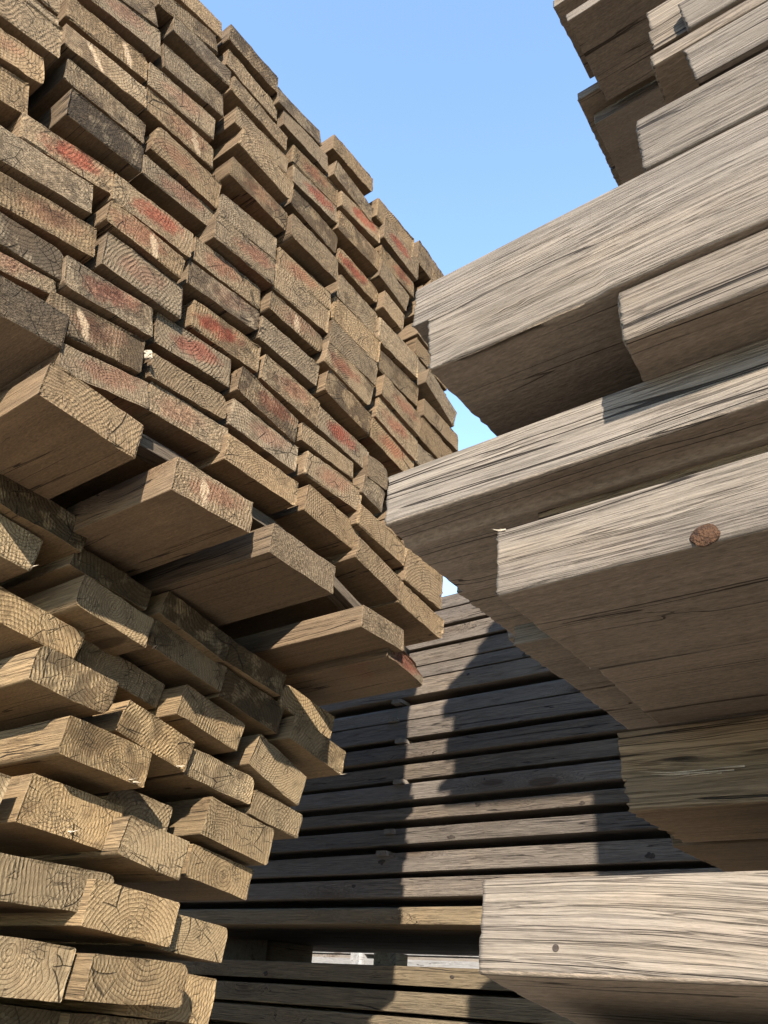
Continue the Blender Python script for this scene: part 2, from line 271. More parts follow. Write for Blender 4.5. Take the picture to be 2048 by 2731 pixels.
# measured ends: id, x of the end face, y, z above eye height, width, thickness, roll in degrees
UP = [
    ('1', -0.733, 0.0755, 1.0712, 0.139, 0.0554, 13.9842),
    ('2', -0.7377, 0.0763, 0.9992, 0.139, 0.0513, 16.5292),
    ('3', -0.7437, 0.078, 0.9366, 0.139, 0.0522, 18.3204),
    ('4', -0.7447, 0.1961, 1.2101, 0.1381, 0.0481, 13.0008),
    ('5', -0.7366, 0.1976, 1.2803, 0.139, 0.0543, 16.3673),
    ('6', -0.734, 0.1784, 1.3225, 0.139, 0.048, 24.6145),
    ('7', -0.7293, 0.291, 1.4162, 0.139, 0.0383, 23.8811),
    ('8', -0.735, 0.2931, 1.4855, 0.1333, 0.0431, 17.1808),
    ('9', -0.7294, 0.3333, 1.3843, 0.1325, 0.0415, 10.6173),
    ('10', -0.7397, 0.3413, 1.3111, 0.1357, 0.0499, 17.4278),
    ('11', -0.7441, 0.3373, 1.2439, 0.1399, 0.0479, 13.6755),
    ('12', -0.7379, 0.21, 1.1435, 0.1385, 0.0436, 13.8422),
    ('13', -0.7453, 0.3503, 1.1839, 0.1437, 0.0468, 11.4127),
    ('14', -0.7473, 0.2325, 1.0915, 0.136, 0.0425, 9.9865),
    ('15', -0.7445, 0.3799, 1.1197, 0.1345, 0.0613, 2.5267),
    ('16', -0.7235, 0.2412, 1.0061, 0.1233, 0.0483, 11.3348),
    ('17', -0.7521, 0.3851, 1.0622, 0.1416, 0.0416, 7.1677),
    ('18', -0.7388, 0.2142, 0.9283, 0.134, 0.0405, 14.9229),
    ('19', -0.7391, 0.1969, 0.873, 0.1371, 0.0496, 14.6806),
    ('20', -0.7426, 0.224, 0.814, 0.1341, 0.0487, 13.4246),
    ('21', -0.7346, 0.3504, 0.9505, 0.1414, 0.0493, 7.8126),
    ('22', -0.7276, 0.3484, 0.8918, 0.1341, 0.0406, 5.3774),
    ('23', -0.7468, 0.1971, 0.7507, 0.139, 0.044, 10.435),
    ('24', -0.7368, 0.3671, 0.8394, 0.1369, 0.0568, 8.7671),
    ('25', -0.7415, 0.3343, 0.7679, 0.1382, 0.0483, 11.0266),
    ('26', -0.7489, 0.2026, 0.7083, 0.139, 0.0242, 15.9601),
    ('27', -0.7438, 0.2298, 0.6619, 0.139, 0.0509, 9.809),
    ('28', -0.7477, 0.3363, 0.7071, 0.139, 0.051, 10.9422),
    ('29', -0.75, 0.3672, 0.6568, 0.133, 0.0416, 14.6122),
    ('30', -0.72, 0.3522, 0.5758, 0.1387, 0.0518, -0.2396),
    ('31', -0.7529, 0.4846, 0.8021, 0.1459, 0.0511, 9.9458),
    ('32', -0.7522, 0.4923, 0.7357, 0.1418, 0.0415, 8.162),
    ('34', -0.7344, 0.4349, 1.5338, 0.1303, 0.0528, 4.2213),
    ('35', -0.7446, 0.4544, 1.4767, 0.139, 0.0468, 4.5673),
    ('36', -0.7245, 0.4728, 1.3869, 0.145, 0.045, 0.4434),
    ('37', -0.7348, 0.5725, 1.53, 0.1384, 0.0425, 13.8716),
    ('38', -0.7362, 0.6019, 1.4868, 0.1411, 0.054, 6.6356),
    ('39', -0.7427, 0.6467, 1.4297, 0.1377, 0.0516, 5.6887),
    ('40', -0.7387, 0.6528, 1.3711, 0.133, 0.0487, 7.1961),
    ('41', -0.74, 0.7511, 1.6029, 0.1434, 0.0501, 3.582),
    ('42', -0.7268, 0.7503, 1.49, 0.1361, 0.0483, -2.6082),
    ('43', -0.7371, 0.9161, 1.5574, 0.1443, 0.0665, -0.3223),
    ('44', -0.7361, 0.9466, 1.5117, 0.1491, 0.0763, -0.4886),
    ('45', -0.74, 1.0814, 1.5792, 0.1364, 0.0769, -1.6246),
    ('46', -0.74, 1.1483, 1.5292, 0.1395, 0.0651, -10.467),
    ('47', -0.7467, 0.9502, 1.444, 0.1348, 0.0504, 0.9177),
    ('48', -0.7287, 0.9195, 1.3544, 0.1097, 0.0567, -6.94),
    ('49', -0.7301, 0.7855, 1.4422, 0.1335, 0.0456, 6.013),
    ('50', -0.7339, 0.7952, 1.3742, 0.1464, 0.0551, 2.653),
    ('51', -0.7462, 0.815, 1.2941, 0.1367, 0.0429, -3.2801),
    ('52', -0.7341, 0.9309, 1.2865, 0.0811, 0.0541, -1.7388),
    ('53', -0.7421, 0.9688, 1.2087, 0.1431, 0.0703, -2.1562),
    ('54', -0.7482, 0.9805, 1.1348, 0.1457, 0.0531, -0.4006),
    ('55', -0.7315, 1.1277, 1.1808, 0.1355, 0.0568, -16.4674),
    ('56', -0.74, 1.1424, 1.113, 0.1489, 0.0504, -1.5835),
    ('58', -0.7367, 0.9855, 1.0551, 0.1398, 0.0594, -6.6992),
    ('59', -0.7429, 1.1289, 1.0498, 0.1281, 0.0585, -5.308),
    ('60', -0.7441, 0.9845, 0.9961, 0.1435, 0.0613, -8.4658),
    ('61', -0.7455, 1.1286, 0.9846, 0.1396, 0.0509, -1.5899),
    ('62', -0.749, 0.9793, 0.9416, 0.147, 0.0504, -5.7577),
    ('63', -0.7456, 0.67, 1.3123, 0.1384, 0.0551, -1.3373),
    ('64', -0.7188, 0.6587, 1.1983, 0.1359, 0.0586, 4.0641),
    ('65', -0.7394, 0.6657, 1.1294, 0.1437, 0.0474, 4.8961),
    ('66', -0.7366, 0.6636, 1.0731, 0.1437, 0.0599, 3.7496),
    ('67', -0.7364, 0.66, 1.0079, 0.1428, 0.0406, 4.6718),
    ('68', -0.7414, 0.659, 0.9403, 0.1452, 0.0504, 0.8139),
    ('70', -0.738, 0.516, 1.1155, 0.1356, 0.0495, 10.2214),
    ('71', -0.7297, 0.5159, 1.1996, 0.1417, 0.0472, 1.3974),
    ('72', -0.7232, 0.5121, 1.2801, 0.1349, 0.053, -2.9729),
    ('73', -0.7271, 0.4935, 1.3299, 0.1371, 0.0417, 7.6104),
    ('74', -0.7307, 0.5168, 1.0501, 0.1409, 0.0525, 8.6603),
    ('75', -0.7479, 0.5061, 0.9905, 0.1478, 0.0471, 9.2292),
    ('76', -0.7411, 0.5057, 0.9295, 0.1532, 0.0436, 9.546),
    ('77', -0.7495, 0.5311, 0.8705, 0.1389, 0.0529, 4.7557),
    ('78', -0.7486, 0.6835, 0.8739, 0.1419, 0.0541, -1.0731),
    ('79', -0.7451, 0.6388, 0.806, 0.1417, 0.0514, -3.9052),
    ('80', -0.7319, 0.8147, 0.9352, 0.1425, 0.0531, -2.8307),
    ('81', -0.729, 0.8048, 0.9979, 0.1388, 0.0553, -4.5748),
    ('82', -0.7281, 0.8101, 1.0554, 0.1448, 0.0588, 1.4214),
    ('83', -0.7411, 0.8245, 1.1378, 0.1487, 0.0639, -0.6472),
    ('84', -0.7526, 0.8312, 1.2231, 0.1287, 0.0642, -0.9487),
    ('85', -0.7512, 0.6462, 0.7506, 0.1472, 0.0509, -0.4782),
    ('86', -0.7461, 0.651, 0.6823, 0.1572, 0.0479, 0.8612),
    ('87', -0.7489, 0.7938, 0.8143, 0.15, 0.037, 4.1429),
    ('88', -0.7473, 0.8158, 0.7618, 0.1478, 0.0469, 1.0556),
    ('89', -0.7476, 0.8274, 0.8649, 0.1452, 0.046, -2.2994),
    ('90', -0.739, 0.9243, 0.8466, 0.0663, 0.0513, 4.4374),
    ('91', -0.7394, 0.917, 0.7977, 0.0642, 0.0505, -9.0363),
    ('92', -0.7552, 0.8328, 0.6971, 0.1466, 0.0522, -3.4316),
    ('93', -0.739, 0.9533, 0.7227, 0.1447, 0.0443, -7.8294),
    ('94', -0.7449, 0.9596, 0.657, 0.137, 0.0444, -11.0906),
    ('95', -0.7366, 1.0909, 0.6906, 0.1252, 0.0608, -3.9125),
    ('96', -0.7434, 1.0954, 0.6304, 0.1501, 0.0449, -7.6362),
    ('97', -0.758, 0.5078, 0.6899, 0.1452, 0.0463, 6.0502),
    ('P2', -0.7, 0.5359, 0.5529, 0.1397, 0.05, 3.7344),
    ('P3', -0.69, 0.7076, 0.5384, 0.1407, 0.0481, -1.5346),
    ('P4', -0.725, 0.9556, 0.536, 0.1154, 0.0406, -0.4072),
    ('P5', -0.735, 1.0486, 0.5079, 0.1224, 0.0294, -6.2822),
]
LO = [
    ('S1', -0.9025, 0.4186, 0.5293, 0.1428, 0.045, -3.8782),
    ('S2', -0.917, 0.3695, 0.4799, 0.137, 0.0489, -3.0723),
    ('S3', -0.9112, 0.5518, 0.4928, 0.1358, 0.0341, -5.2886),
    ('S4', -0.8877, 0.5564, 0.4366, 0.1287, 0.0453, -6.1807),
    ('S5', -0.9195, 0.7212, 0.4367, 0.1558, 0.0424, -8.6244),
    ('S6', -0.9016, 0.7099, 0.4789, 0.1432, 0.0401, -10.983),
    ('S7', -0.9109, 0.8557, 0.4632, 0.1337, 0.0398, -8.3315),
    ('S8', -0.9158, 0.9998, 0.4338, 0.1402, 0.043, -9.2302),
    ('S9', -0.92, 0.8677, 0.4109, 0.138, 0.0498, -9.926),
    ('S10', -0.901, 1.0216, 0.3773, 0.1417, 0.0448, -11.7561),
    ('S11', -0.9213, 0.4655, 0.3906, 0.1476, 0.0414, -4.4482),
    ('S12', -0.9615, 0.6399, 0.389, 0.1529, 0.0392, -8.4929),
    ('S13', -0.8939, 0.53, 0.3287, 0.1262, 0.049, -4.1727),
    ('S14', -0.918, 0.7865, 0.3581, 0.1357, 0.0471, -9.3062),
    ('S15', -0.9216, 0.6946, 0.3056, 0.1345, 0.0469, -10.3438),
    ('S16', -0.8868, 0.5979, 0.2542, 0.1364, 0.0491, -4.6216),
    ('S17', -0.9336, 0.8396, 0.2842, 0.1427, 0.0425, -6.0459),
    ('S18', -0.9262, 0.9572, 0.3209, 0.1393, 0.0549, -16.0829),
    ('S19', -0.9377, 0.9779, 0.2561, 0.1246, 0.0397, -6.9607),
    ('S20', -0.935, 0.8963, 0.2143, 0.1467, 0.0565, -8.7815),
    ('S21', -0.9277, 0.5992, 0.1813, 0.1473, 0.0595, -4.2845),
    ('S22', -0.9244, 0.4295, 0.187, 0.137, 0.045, -5.5975),
    ('S23', -0.9753, 0.732, 0.215, 0.1171, 0.046, -5.7672),
    ('S24', -0.8969, 0.7115, 0.1587, 0.1136, 0.0498, -7.5489),
    ('S25', -0.9562, 0.8894, 0.1562, 0.1324, 0.0454, -6.9636),
    ('S26', -0.9076, 0.5853, 0.0963, 0.1622, 0.0471, -0.6735),
    ('S27', -0.8923, 0.695, 0.0791, 0.137, 0.0525, -4.4161),
    ('S28', -0.9116, 0.81, 0.0641, 0.137, 0.0439, -4.3362),
    ('S29', -0.9076, 0.5634, 0.0119, 0.137, 0.0553, -2.4573),
    ('S30', -0.8771, 0.7127, 0.008, 0.1491, 0.0477, -0.5942),
    ('S31', -0.923, 0.8128, -0.0055, 0.137, 0.0538, -2.7603),
    ('S32', -0.97, 0.6205, -0.0481, 0.137, 0.046, -3.3404),
    ('S33', -0.95, 0.7705, -0.0553, 0.1857, 0.046, -1.8149),
]
SL = [
    (1.2277, 1.2791),
    (1.1655, 1.2247),
    (1.0949, 1.1524),
    (1.0276, 1.0836),
    (0.9824, 1.0249),
    (0.9182, 0.9784),
    (0.8364, 0.8893),
    (0.7709, 0.8313),
    (0.7013, 0.7524),
    (0.636, 0.6857),
    (0.568, 0.6208),
    (0.5043, 0.5443),
    (0.4328, 0.4802),
    (0.3532, 0.4094),
    (0.2826, 0.3369),
    (0.2094, 0.2579),
    (0.0546, 0.1031),
    (-0.0116, 0.0405),
    (-0.0707, -0.0219),
    (-0.1279, -0.0839),
    (-0.1835, -0.1408),
    (-0.2374, -0.1959),
    (-0.2897, -0.2495),
    (-0.3406, -0.3015),
    (-0.39, -0.352),
]
ST = [
    (-1.5277, 2.15, 0.9072),
    (-1.5416, 2.15, 0.8434),
    (-1.5043, 2.15, 0.7656),
    (-1.5032, 2.15, 0.6301),
    (-1.5287, 2.15, 0.4763),
    (-1.5569, 2.15, 0.4126),
]
KN = [
    (-1.2653, 0.9601),
    (-1.1982, 0.6049),
    (-1.2266, 0.5394),
    (-0.8905, 0.5046),
    (-0.7174, 0.3617),
    (-1.3215, 0.4253),
    (-1.692, 0.3173),
    (-1.3166, 0.08),
    (-1.5823, 0.3855),
    (-2.028, 0.0521),
    (-1.054, 0.9834),
]
SKY, SUNE, EXPO = 0.15, 4.8, 2.1
# ------------------------------------------------------------------ the two piles on the left, ends towards us
ST_UP = dict(end=(0.425, 0.308, 0.188), side=(0.36, 0.255, 0.160))
ST_LO = dict(pit=0.28, end=(0.50, 0.362, 0.205), side=(0.46, 0.325, 0.185))
RED = {'18': 1, '21': .9, '22': .5, '25': .6, '24': .3, '31': .8, '77': 1, '75': .5, '76': .2, '40': .9, '39': .5, '44': 1, '49': 1, '51': 1, '47': .6,
       '74': .5, '71': .25, '65': .45, '62': .6, '85': .35, '88': .4, '78': .4, '89': 1, '60': .6, '58': .5, '81': .6, '79': .5, 'P2': .4, '2': .3,
       '20': .3, '17': .4, '15': .3, '13': .3, '11': .3, '29': .4, '5': .3, '67': .3, 'P5': .8, '28': .3, '26': .4, '97': .3}
DARK = {'6': .7, '14': .6, '25': .5, '71': .6, '84': .6, '47': .4, '58': .4, '42': .6, '16': 1, '12': .5, '34': .8, '35': .4, '23': .9, '27': .9, '50': .7, '63': .9, '36': .5, '79': .8, '78': .6, '80': .8, '28': .8, '76': .8, '9': .6, '7': .6,
        '20': .6, '19': .4, '54': .5, '77': .5, '81': .5, '85': .4, '91': .7, '67': .3, 'S1': 1, 'S3': 1, 'S6': 1, 'S7': 1, 'S9': 1, 'S5': .5, 'S11': .5, 'S12': .4, 'S13': .8, 'S14': .4, 'S15': .6,
        'S16': .6, 'S10': .5, 'S17': .5, 'S8': .3, 'S30': .4, 'S29': .2, 'S21': .2, 'S32': .8, 'S33': .8, 'S22': .2, 'S23': .4, '37': .5, '10': .4, '52': .4}
PALEM = {'4': .9, '2': .9, 'P2': 1, '22': .9, '28': .9, '67': .7, '12': .9, '13': .7}
PPOS = {'4': 0.035, '2': 0.0, 'P2': -0.018, '22': 0.012, '28': -0.02, '67': 0.0, '12': -0.02, '13': 0.03}
COLS = ['1 2 3', '6 5 4 12 14 16 18 19 20 23 26 27', '8 7 9 10 11 13 15 17 21 22 24 25 28 29', '34 35 36 73 72 71 70 74 75 76 77 31 32 97',
        '37 38 39 40 63 64 65 66 67 68 78 79 85 86', '41 42 49 50 51 84 83 82 81 80 89 87 88 92', '43 44 47 48 52 53 54 58 60 62 90 91 93 94', '45 46 55 56 59 61 95 96']
ORD = ['first', 'second', 'third', 'fourth', 'fifth', 'sixth', 'seventh', 'eighth', 'ninth', 'tenth', 'eleventh', 'twelfth', 'thirteenth', 'fourteenth']
COLNAME = ['column cut by the left picture edge', 'second column from left', 'third column from left', 'fourth column from left',
           'fifth column from left', 'sixth column from left', 'seventh column from left', 'farthest right column']
place = {}
for ci, colstr in enumerate(COLS):
    ids = colstr.split()
    for ri, i in enumerate(ids):
        if len(ids) - ri == 1: nm = 'lowest'
        elif ri == 0: nm = 'topmost'
        else: nm = ORD[ri] + ' down'
        place[i] = nm + ' in ' + COLNAME[ci] + ', upper pile'
P_LAB = {'30': 'jutting board with broad brown underside and sunlit end, nearest below the long batten',
         'P2': 'jutting board with pale torn chip in its end, second from left below batten',
         'P3': 'jutting board with split end and sunlit notched left cheek, third below the batten',
         'P4': 'half shaded jutting board above the broken reddish one, under the far end of batten',
         'P5': 'jutting board with broken reddish end and orange underside, last on the right below batten'}
def look(i):
    if RED.get(i, 0) >= .8: return 'bold red streaked board end'
    if RED.get(i, 0) >= .4 and DARK.get(i, 0) < .7: return 'faintly reddish board end'
    if DARK.get(i, 0) >= .7: return 'dark stained board end'
    if PALEM.get(i, 0) >= .7: return 'pale patched board end'
    if DARK.get(i, 0) >= .4: return 'patchy grey board end'
    return 'plain brown board end'
for (i, xe, y, z, w, t, roll) in UP:
    lab = P_LAB.get(i) or (look(i) + ', ' + place[i])
    rads = None
    if i == '51': rads = [0.004, 0.012, 0.016, 0.012]
    if i == '32': rads = [0.002, 0.010, 0.018, 0.003]
    if i == '67': rads = [0.006, 0.016, 0.012, 0.004]
    if i == '90': rads = [0.004, 0.012, 0.012, 0.008]
    fr = 0.0011
    shp = None
    if i == 'P5':
        fr = 0.0035
        def shp(u, v, xx, l):
            k = max(0.0, 1 - l/0.09)
            if v > 0 and u > 0: v -= k*0.012*(u/0.06)
            xx += k*0.014*max(0.0, (u-0.02)/0.04)
            return u, v, xx
    board('board_end' if i not in P_LAB else 'jutting_board', xe, y, z, w, t, roll, style=ST_UP, label=lab, group='boards of the upper left pile',
          rads=rads, red=RED.get(i, 0.0), dark=DARK.get(i, 0.12), pale=PALEM.get(i, 0.0), ppos=PPOS.get(i), fray=fr, shape=shp, rnd=random.Random('u'+i))
LOB = {}
COURSE = [('top', 'S1 S3 S6 S7 S8'), ('second', 'S2 S4 S5 S9 S10'), ('third', 'S11 S12 S14 S18'), ('fourth', 'S13 S15 S17 S19'), ('fifth', 'S22 S16 S23 S20'),
          ('sixth', 'S21 S24 S25'), ('seventh', 'S26 S27 S28'), ('eighth', 'S29 S30 S31'), ('lowest', 'S32 S33')]
LPL = {}
for cname, s in COURSE:
    ids = s.split()
    for k, i in enumerate(ids):
        pos = 'leftmost' if k == 0 else ('rightmost' if k == len(ids)-1 else ORD[k] + ' from left')
        LPL[i] = '%s in %s course, lower left pile' % (pos, cname)
def look2(i):
    if i in ('S32', 'S33'): return 'shaded grey board end'
    if i in ('S12', 'S23'): return 'set back shadowed board end'
    if DARK.get(i, 0) >= .8: return 'grey blackened board end'
    if DARK.get(i, 0) >= .5: return 'cracked dark patched board end'
    return 'golden ringed board end'
for (i, xe, y, z, w, t, roll) in LO:
    rads = None
    if i == 'S13': rads = [0.004, 0.020, 0.006, 0.012]
    if i == 'S26': rads = [0.002, 0.006, 0.014, 0.002]
    if i == 'S30': rads = [0.002, 0.010, 0.014, 0.006]
    if i == 'S17': rads = [0.003, 0.006, 0.018, 0.010]
    if i == 'S19': rads = [0.003, 0.004, 0.010, 0.003]
    LOB[i] = board('board_end', xe, y, z, w, t, roll, style=ST_LO, label=look2(i) + ', ' + LPL[i], group='boards of the lower left pile',
          rads=rads, dark=DARK.get(i, 0.08), fray=0.0013, wave=0.0018, rnd=random.Random('l'+i), bumpy=1.15)

# the near ends of both piles go on to the left of the picture
for n, (y, z) in enumerate(((0.07, 1.135), (0.065, 1.20), (0.07, 1.265), (-0.07, 1.03), (-0.07, 0.96), (-0.07, 0.89), (0.075, 0.87), (0.08, 0.81), (0.08, 0.75), (0.09, 0.69), (0.09, 0.63))):
    board('board_end', -0.765, y, z, 0.139, 0.05, 14, style=ST_UP, label='weathered board end of the upper left pile, beyond the left picture edge', group='near side boards of the upper left pile', rnd=random.Random('n%d' % n))

# the far column goes on behind the right hand beams
for n, z in enumerate((0.745, 0.805, 0.865, 0.925, 1.235, 1.295, 1.355, 1.415, 1.47)):
    q = random.Random('f%d' % n)
    board('board_end', -0.755 + q.uniform(-.008, .008), 1.125 + q.uniform(-.01, .01), z, 0.142, 0.052, -4, style=ST_UP, label='board end of the far column, upper left pile, mostly hidden behind the right hand beams', group='hidden far boards of the upper left pile', rnd=q)

# courses that carry the lower pile, below the picture
for n in range(7):
    for m in range(5):
        q = random.Random('d%d-%d' % (n, m))
        board('board_end', -0.94 + q.uniform(-.02, .02), 0.33 + m*0.148, -0.112 - n*0.054 - m*0.003, 0.137, 0.047, -3, style=ST_LO, label='board end of the lower left pile, in the courses below the picture', group='boards under the lower left pile', rnd=q)

# batten laid along under the bottom course of the upper pile, sagging with it
def bar_along(name, pts, w, t, style, label, cat, group=None, rnd=None):
    rnd = rnd or random.Random(name)
    bm = bmesh.new(); lay = bm.verts.layers.float_vector.new('lp');
    sec = section(w, t, [0.0015]*4); n = len(sec); rings = []
    org = Vector(pts[0]); fine = []
    for a, b in zip(pts[:-1], pts[1:]):
        m = max(1, int((Vector(b)-Vector(a)).length/0.05))
        for j in range(m): fine.append(Vector(a).lerp(Vector(b), j/m))
    fine.append(Vector(pts[-1]))
    for c in fine:
        ring = []
        for p in sec:
            nv = noise.noise_vector(Vector((c.y*9, p.x*40, p.y*40)))*0.0009
            vv = bm.verts.new((c.x-org.x + p.x + nv.x, c.y-org.y, c.z-org.z + p.y + nv.y)); vv[lay] = (c.y-org.y, p.x, p.y); ring.append(vv)
        rings.append(ring)
    for a, b in zip(rings[:-1], rings[1:]):
        for i in range(n): bm.faces.new((a[i], a[(i+1) % n], b[(i+1) % n], b[i])).smooth = True
    for r in (rings[0], rings[-1]):
        f = bm.faces.new(r); f.material_index = 1
    bmesh.ops.recalc_face_normals(bm, faces=bm.faces)
    me = bpy.data.meshes.new(name); bm.to_mesh(me); bm.free(); nv_ = len(me.vertices)
    for nm, val in (('sd', rnd.uniform(0, 50)), ('wear', 1.0), ('pitted', 0.6)):
        me.attributes.new(nm, 'FLOAT', 'POINT').data.foreach_set('value', [val]*nv_)
    for nm, val in (('tint_end', style['end']), ('tint_side', style['side']), ('marks', (0, .2, 0)), ('mpos', (0, 0, 0)), ('pith', (.01, -.03, 220.0))):
        me.attributes.new(nm, 'FLOAT_VECTOR', 'POINT').data.foreach_set('vector', list(val)*nv_)
    for q in (T_SIDE, T_END, T_BOT): me.materials.append(q)
    o = bpy.data.objects.new(name, me); C.objects.link(o); o.location = org + Vector((0, 0, H))
    return prop(o, label, cat, group)
bar_along('batten', [(-0.80, 0.30, 0.632), (-0.80, 0.456, 0.632), (-0.80, 0.53, 0.638), (-0.80, 0.602, 0.634), (-0.80, 0.722, 0.636), (-0.80, 0.873, 0.613), (-0.80, 0.951, 0.592), (-0.80, 1.12, 0.560)],
          0.030, 0.020, dict(end=(.16, .12, .08), side=(.075, .06, .045)), 'long thin batten running under the bottom course of the upper left pile', 'batten')
bar_along('sticker', [(-0.79, 0.152, 0.969), (-0.79, 0.20, 0.975)], 0.03, 0.018, dict(end=(.2, .18, .14), side=(.2, .18, .14)),
          'small pale stick end in the dark gap near the left picture edge', 'sticker')
# inner bearer under the upper pile, back in the dark
bar_along('bearer', [(-1.35, 0.0, 0.60), (-1.35, 1.2, 0.575)], 0.08, 0.07, ST_UP, 'dark bearer beam carrying the upper left pile, deep in the gap', 'beam')

def lump(name, loc, size, mat, label, cat, seed, parent=None, sub=3, amp=0.35, rot=(0, 0, 0)):
    bm = bmesh.new(); bmesh.ops.create_icosphere(bm, subdivisions=sub, radius=1.0)
    for v in bm.verts:
        d = 1 + amp*noise.noise(v.co*1.7 + Vector((seed, 0, 0))) + amp*0.5*noise.noise(v.co*4.5 + Vector((0, seed, 0))) + amp*0.25*noise.noise(v.co*11 + Vector((0, 0, seed)))
        v.co = Vector((v.co.x*size[0], v.co.y*size[1], v.co.z*size[2]))*d
    me = bpy.data.meshes.new(name); bm.to_mesh(me); bm.free(); me.materials.append(mat)
    o = bpy.data.objects.new(name, me); C.objects.link(o); o.location = loc; o.rotation_euler = rot
    if parent: o.parent = parent
    else: prop(o, label, cat)
    return o
lump('wood_chip', (-0.745, 0.409, 0.727 + H), (0.010, 0.003, 0.006), PALE, 'pale chip of wood wedged between board ends on the left pile', 'wood chip', 3.0, amp=0.6, rot=(0.6, 0.3, 0.2))

# ------------------------------------------------------------------ the pile on the right, long sides towards us
ST_R = dict(end=(0.70, 0.585, 0.46), side=(0.395, 0.330, 0.264))
ST_WARM = dict(end=(0.42, 0.30, 0.185), side=(0.44, 0.315, 0.195))
ST_RB = dict(end=(0.40, 0.29, 0.185), side=(0.37, 0.275, 0.18))
def rb(name, x0, y0, z0, z1, w, label, length=1.7, style=ST_R, seed=0, **kw):
    o = board(name, x0, y0 + w/2, (z0+z1)/2, w, z1-z0, kw.pop('roll', 0), length=length, face=-1, style=style, label=label, group='boards of the right hand pile',
              rnd=random.Random('r%s%d' % (label, seed)), fray=kw.pop('fray', 0.0011), bumpy=kw.pop('bumpy', 1.0), dv=0.003, du=0.005, **kw)
    return o
def dip(u, v, xx, l):
    # knotty wane in the top front arris of the lowest beam
    d = math.exp(-((l-0.345)/0.05)**2)
    if v > 0: v -= d*0.016*max(0.0, (v/0.025))
    c = math.exp(-((l-0.405)/0.012)**2)
    if v > 0.015 and u < -0.03: v += c*0.012
    return u, v, xx
def wavy(u, v, xx):
    d = math.exp(-((xx-0.375)/0.075)**2); e = 1/(1+math.exp(-(xx-0.21)/0.05))
    return 0.026*d*max(0.0, 0.4 + v/0.05) + 0.020*e
DENSE = [0.0, 0.0025, 0.009, 0.02] + [0.035 + 0.0125*q for q in range(40)] + [0.6, 0.9, 1.3]
RB1 = rb('timber', -0.268, 0.475, 0.0074, 0.0610, 0.14, 'broad near beam with wavy grain and small nail hole, lowest on the right', roll=-10, yaw=-0.03, shape=dip, grain=wavy, loops=DENSE, rads=[0.004, 0.003, 0.003, 0.0025], skew=0.0, fray=0.0009)
RB2S = rb('board', -0.2485, 0.700, 0.157, 0.187, 0.15, 'splintered thin board below the dark stained board on the right', style=ST_WARM, fray=0.003, wave=0.0028, rads=[.006, .002, .004, .009])
rb('board', -0.257, 0.715, 0.1875, 0.2325, 0.14, 'dark stained brown board under the wide board with the knot', style=ST_WARM, dark=.6)
rb('board', -0.262, 0.866, 0.156, 0.199, 0.17, 'brown board behind the splintered thin board, lower right pile', style=ST_RB)
RB3 = rb('board', -0.216, 0.408, 0.233, 0.283, 0.152, 'wide near board with brown knot on its lower edge, right pile', skew=0.02, rads=[.003, .003, .002, .004], wave=0.002)
rb('board', -0.213, 0.562, 0.2335, 0.281, 0.152, 'plain underside board just behind the knotted near board, right pile')
rb('board', -0.297, 0.592, 0.2835, 0.303, 0.135, 'narrow visible board underside left of the knotted near board')
rb('board', -0.297, 0.730, 0.2838, 0.304, 0.14, 'farthest board underside sloping down towards the back pile slats')
rb('board', -0.21, 0.46, 0.2834, 0.327, 0.128, 'shaded board in the dark gap above the knotted near board', style=ST_RB)
def step(u, v, xx, l):
    if v < -0.015 and u > -0.038: v -= 0.005
    return u, v, xx
rb('board', -0.326, 0.421, 0.3285, 0.378, 0.130, 'long near board reaching farthest left, with stepped underside, right pile', shape=step, rads=[.004, .003, .003, .003])
rb('board', -0.336, 0.553, 0.328, 0.376, 0.114, 'board underside just behind the board reaching farthest left')
rb('board', -0.345, 0.669, 0.3279, 0.376, 0.12, 'second board underside behind the board reaching farthest left')
rb('board', -0.105, 0.377, 0.3785, 0.4275, 0.138, 'short set back board with rounded left corner under the big upper beam', rads=[.003, .003, .003, .007])
rb('board', -0.19, 0.520, 0.379, 0.427, 0.138, 'shaded board behind the short set back board, right pile', style=ST_RB)
def torn(u, v, xx, l):
    edge = 0.004 + 0.10*(0.15 - l) + 0.003*noise.noise(Vector((l*60, 3.1, 0)))
    if l < 0.15 and v < -0.012 + edge and u < -0.066:
        u += 0.0022 + 0.0018*noise.noise(Vector((l*25, v*420, 7.7)))
    return u, v, xx
rb('timber', -0.254, 0.373, 0.428, 0.484, 0.14, 'upper beam with splintered grey lower edge against the sky, right pile', rads=[.003, .003, .001, .001], fray=0.0014, shape=torn, loops=[0, .0025, .009] + [.02 + .01*q for q in range(22)] + [.3, .45, .7, 1.1])
rb('board', -0.245, 0.515, 0.429, 0.483, 0.14, 'shaded board behind the splintered upper beam', style=ST_RB)
rb('timber', -0.275, 0.3735, 0.4843, 0.532, 0.14, 'topmost long beam of the front tier, its left end against the sky', rads=[.001, .003, .003, .005], fray=0.0014)
rb('board', -0.07, 0.374, 0.536, 0.598, 0.14, 'grey grooved board on top of the long front beams', rads=[.003, .003, .003, .003])
rb('board', -0.05, 0.52, 0.534, 0.60, 0.14, 'shaded board behind the grey grooved top board', style=ST_RB)
rb('board', -0.018, 0.386, 0.628, 0.676, 0.14, 'short board peeking out above the grey grooved board, notched by shadow', length=1.4)
rb('board', -0.054, 0.42, 0.737, 0.758, 0.15, 'thin bright edged plank above the short notched board')
rb('board', -0.018, 0.417, 0.7585, 0.808, 0.15, 'pale golden board on top of the thin bright plank')
rb('board', -0.047, 0.43, 0.781, 0.815, 0.14, 'slotted board end left of the pale golden board')
rb('board', -0.047, 0.4305, 0.8165, 0.851, 0.14, 'upper slotted board left of the pale golden board')
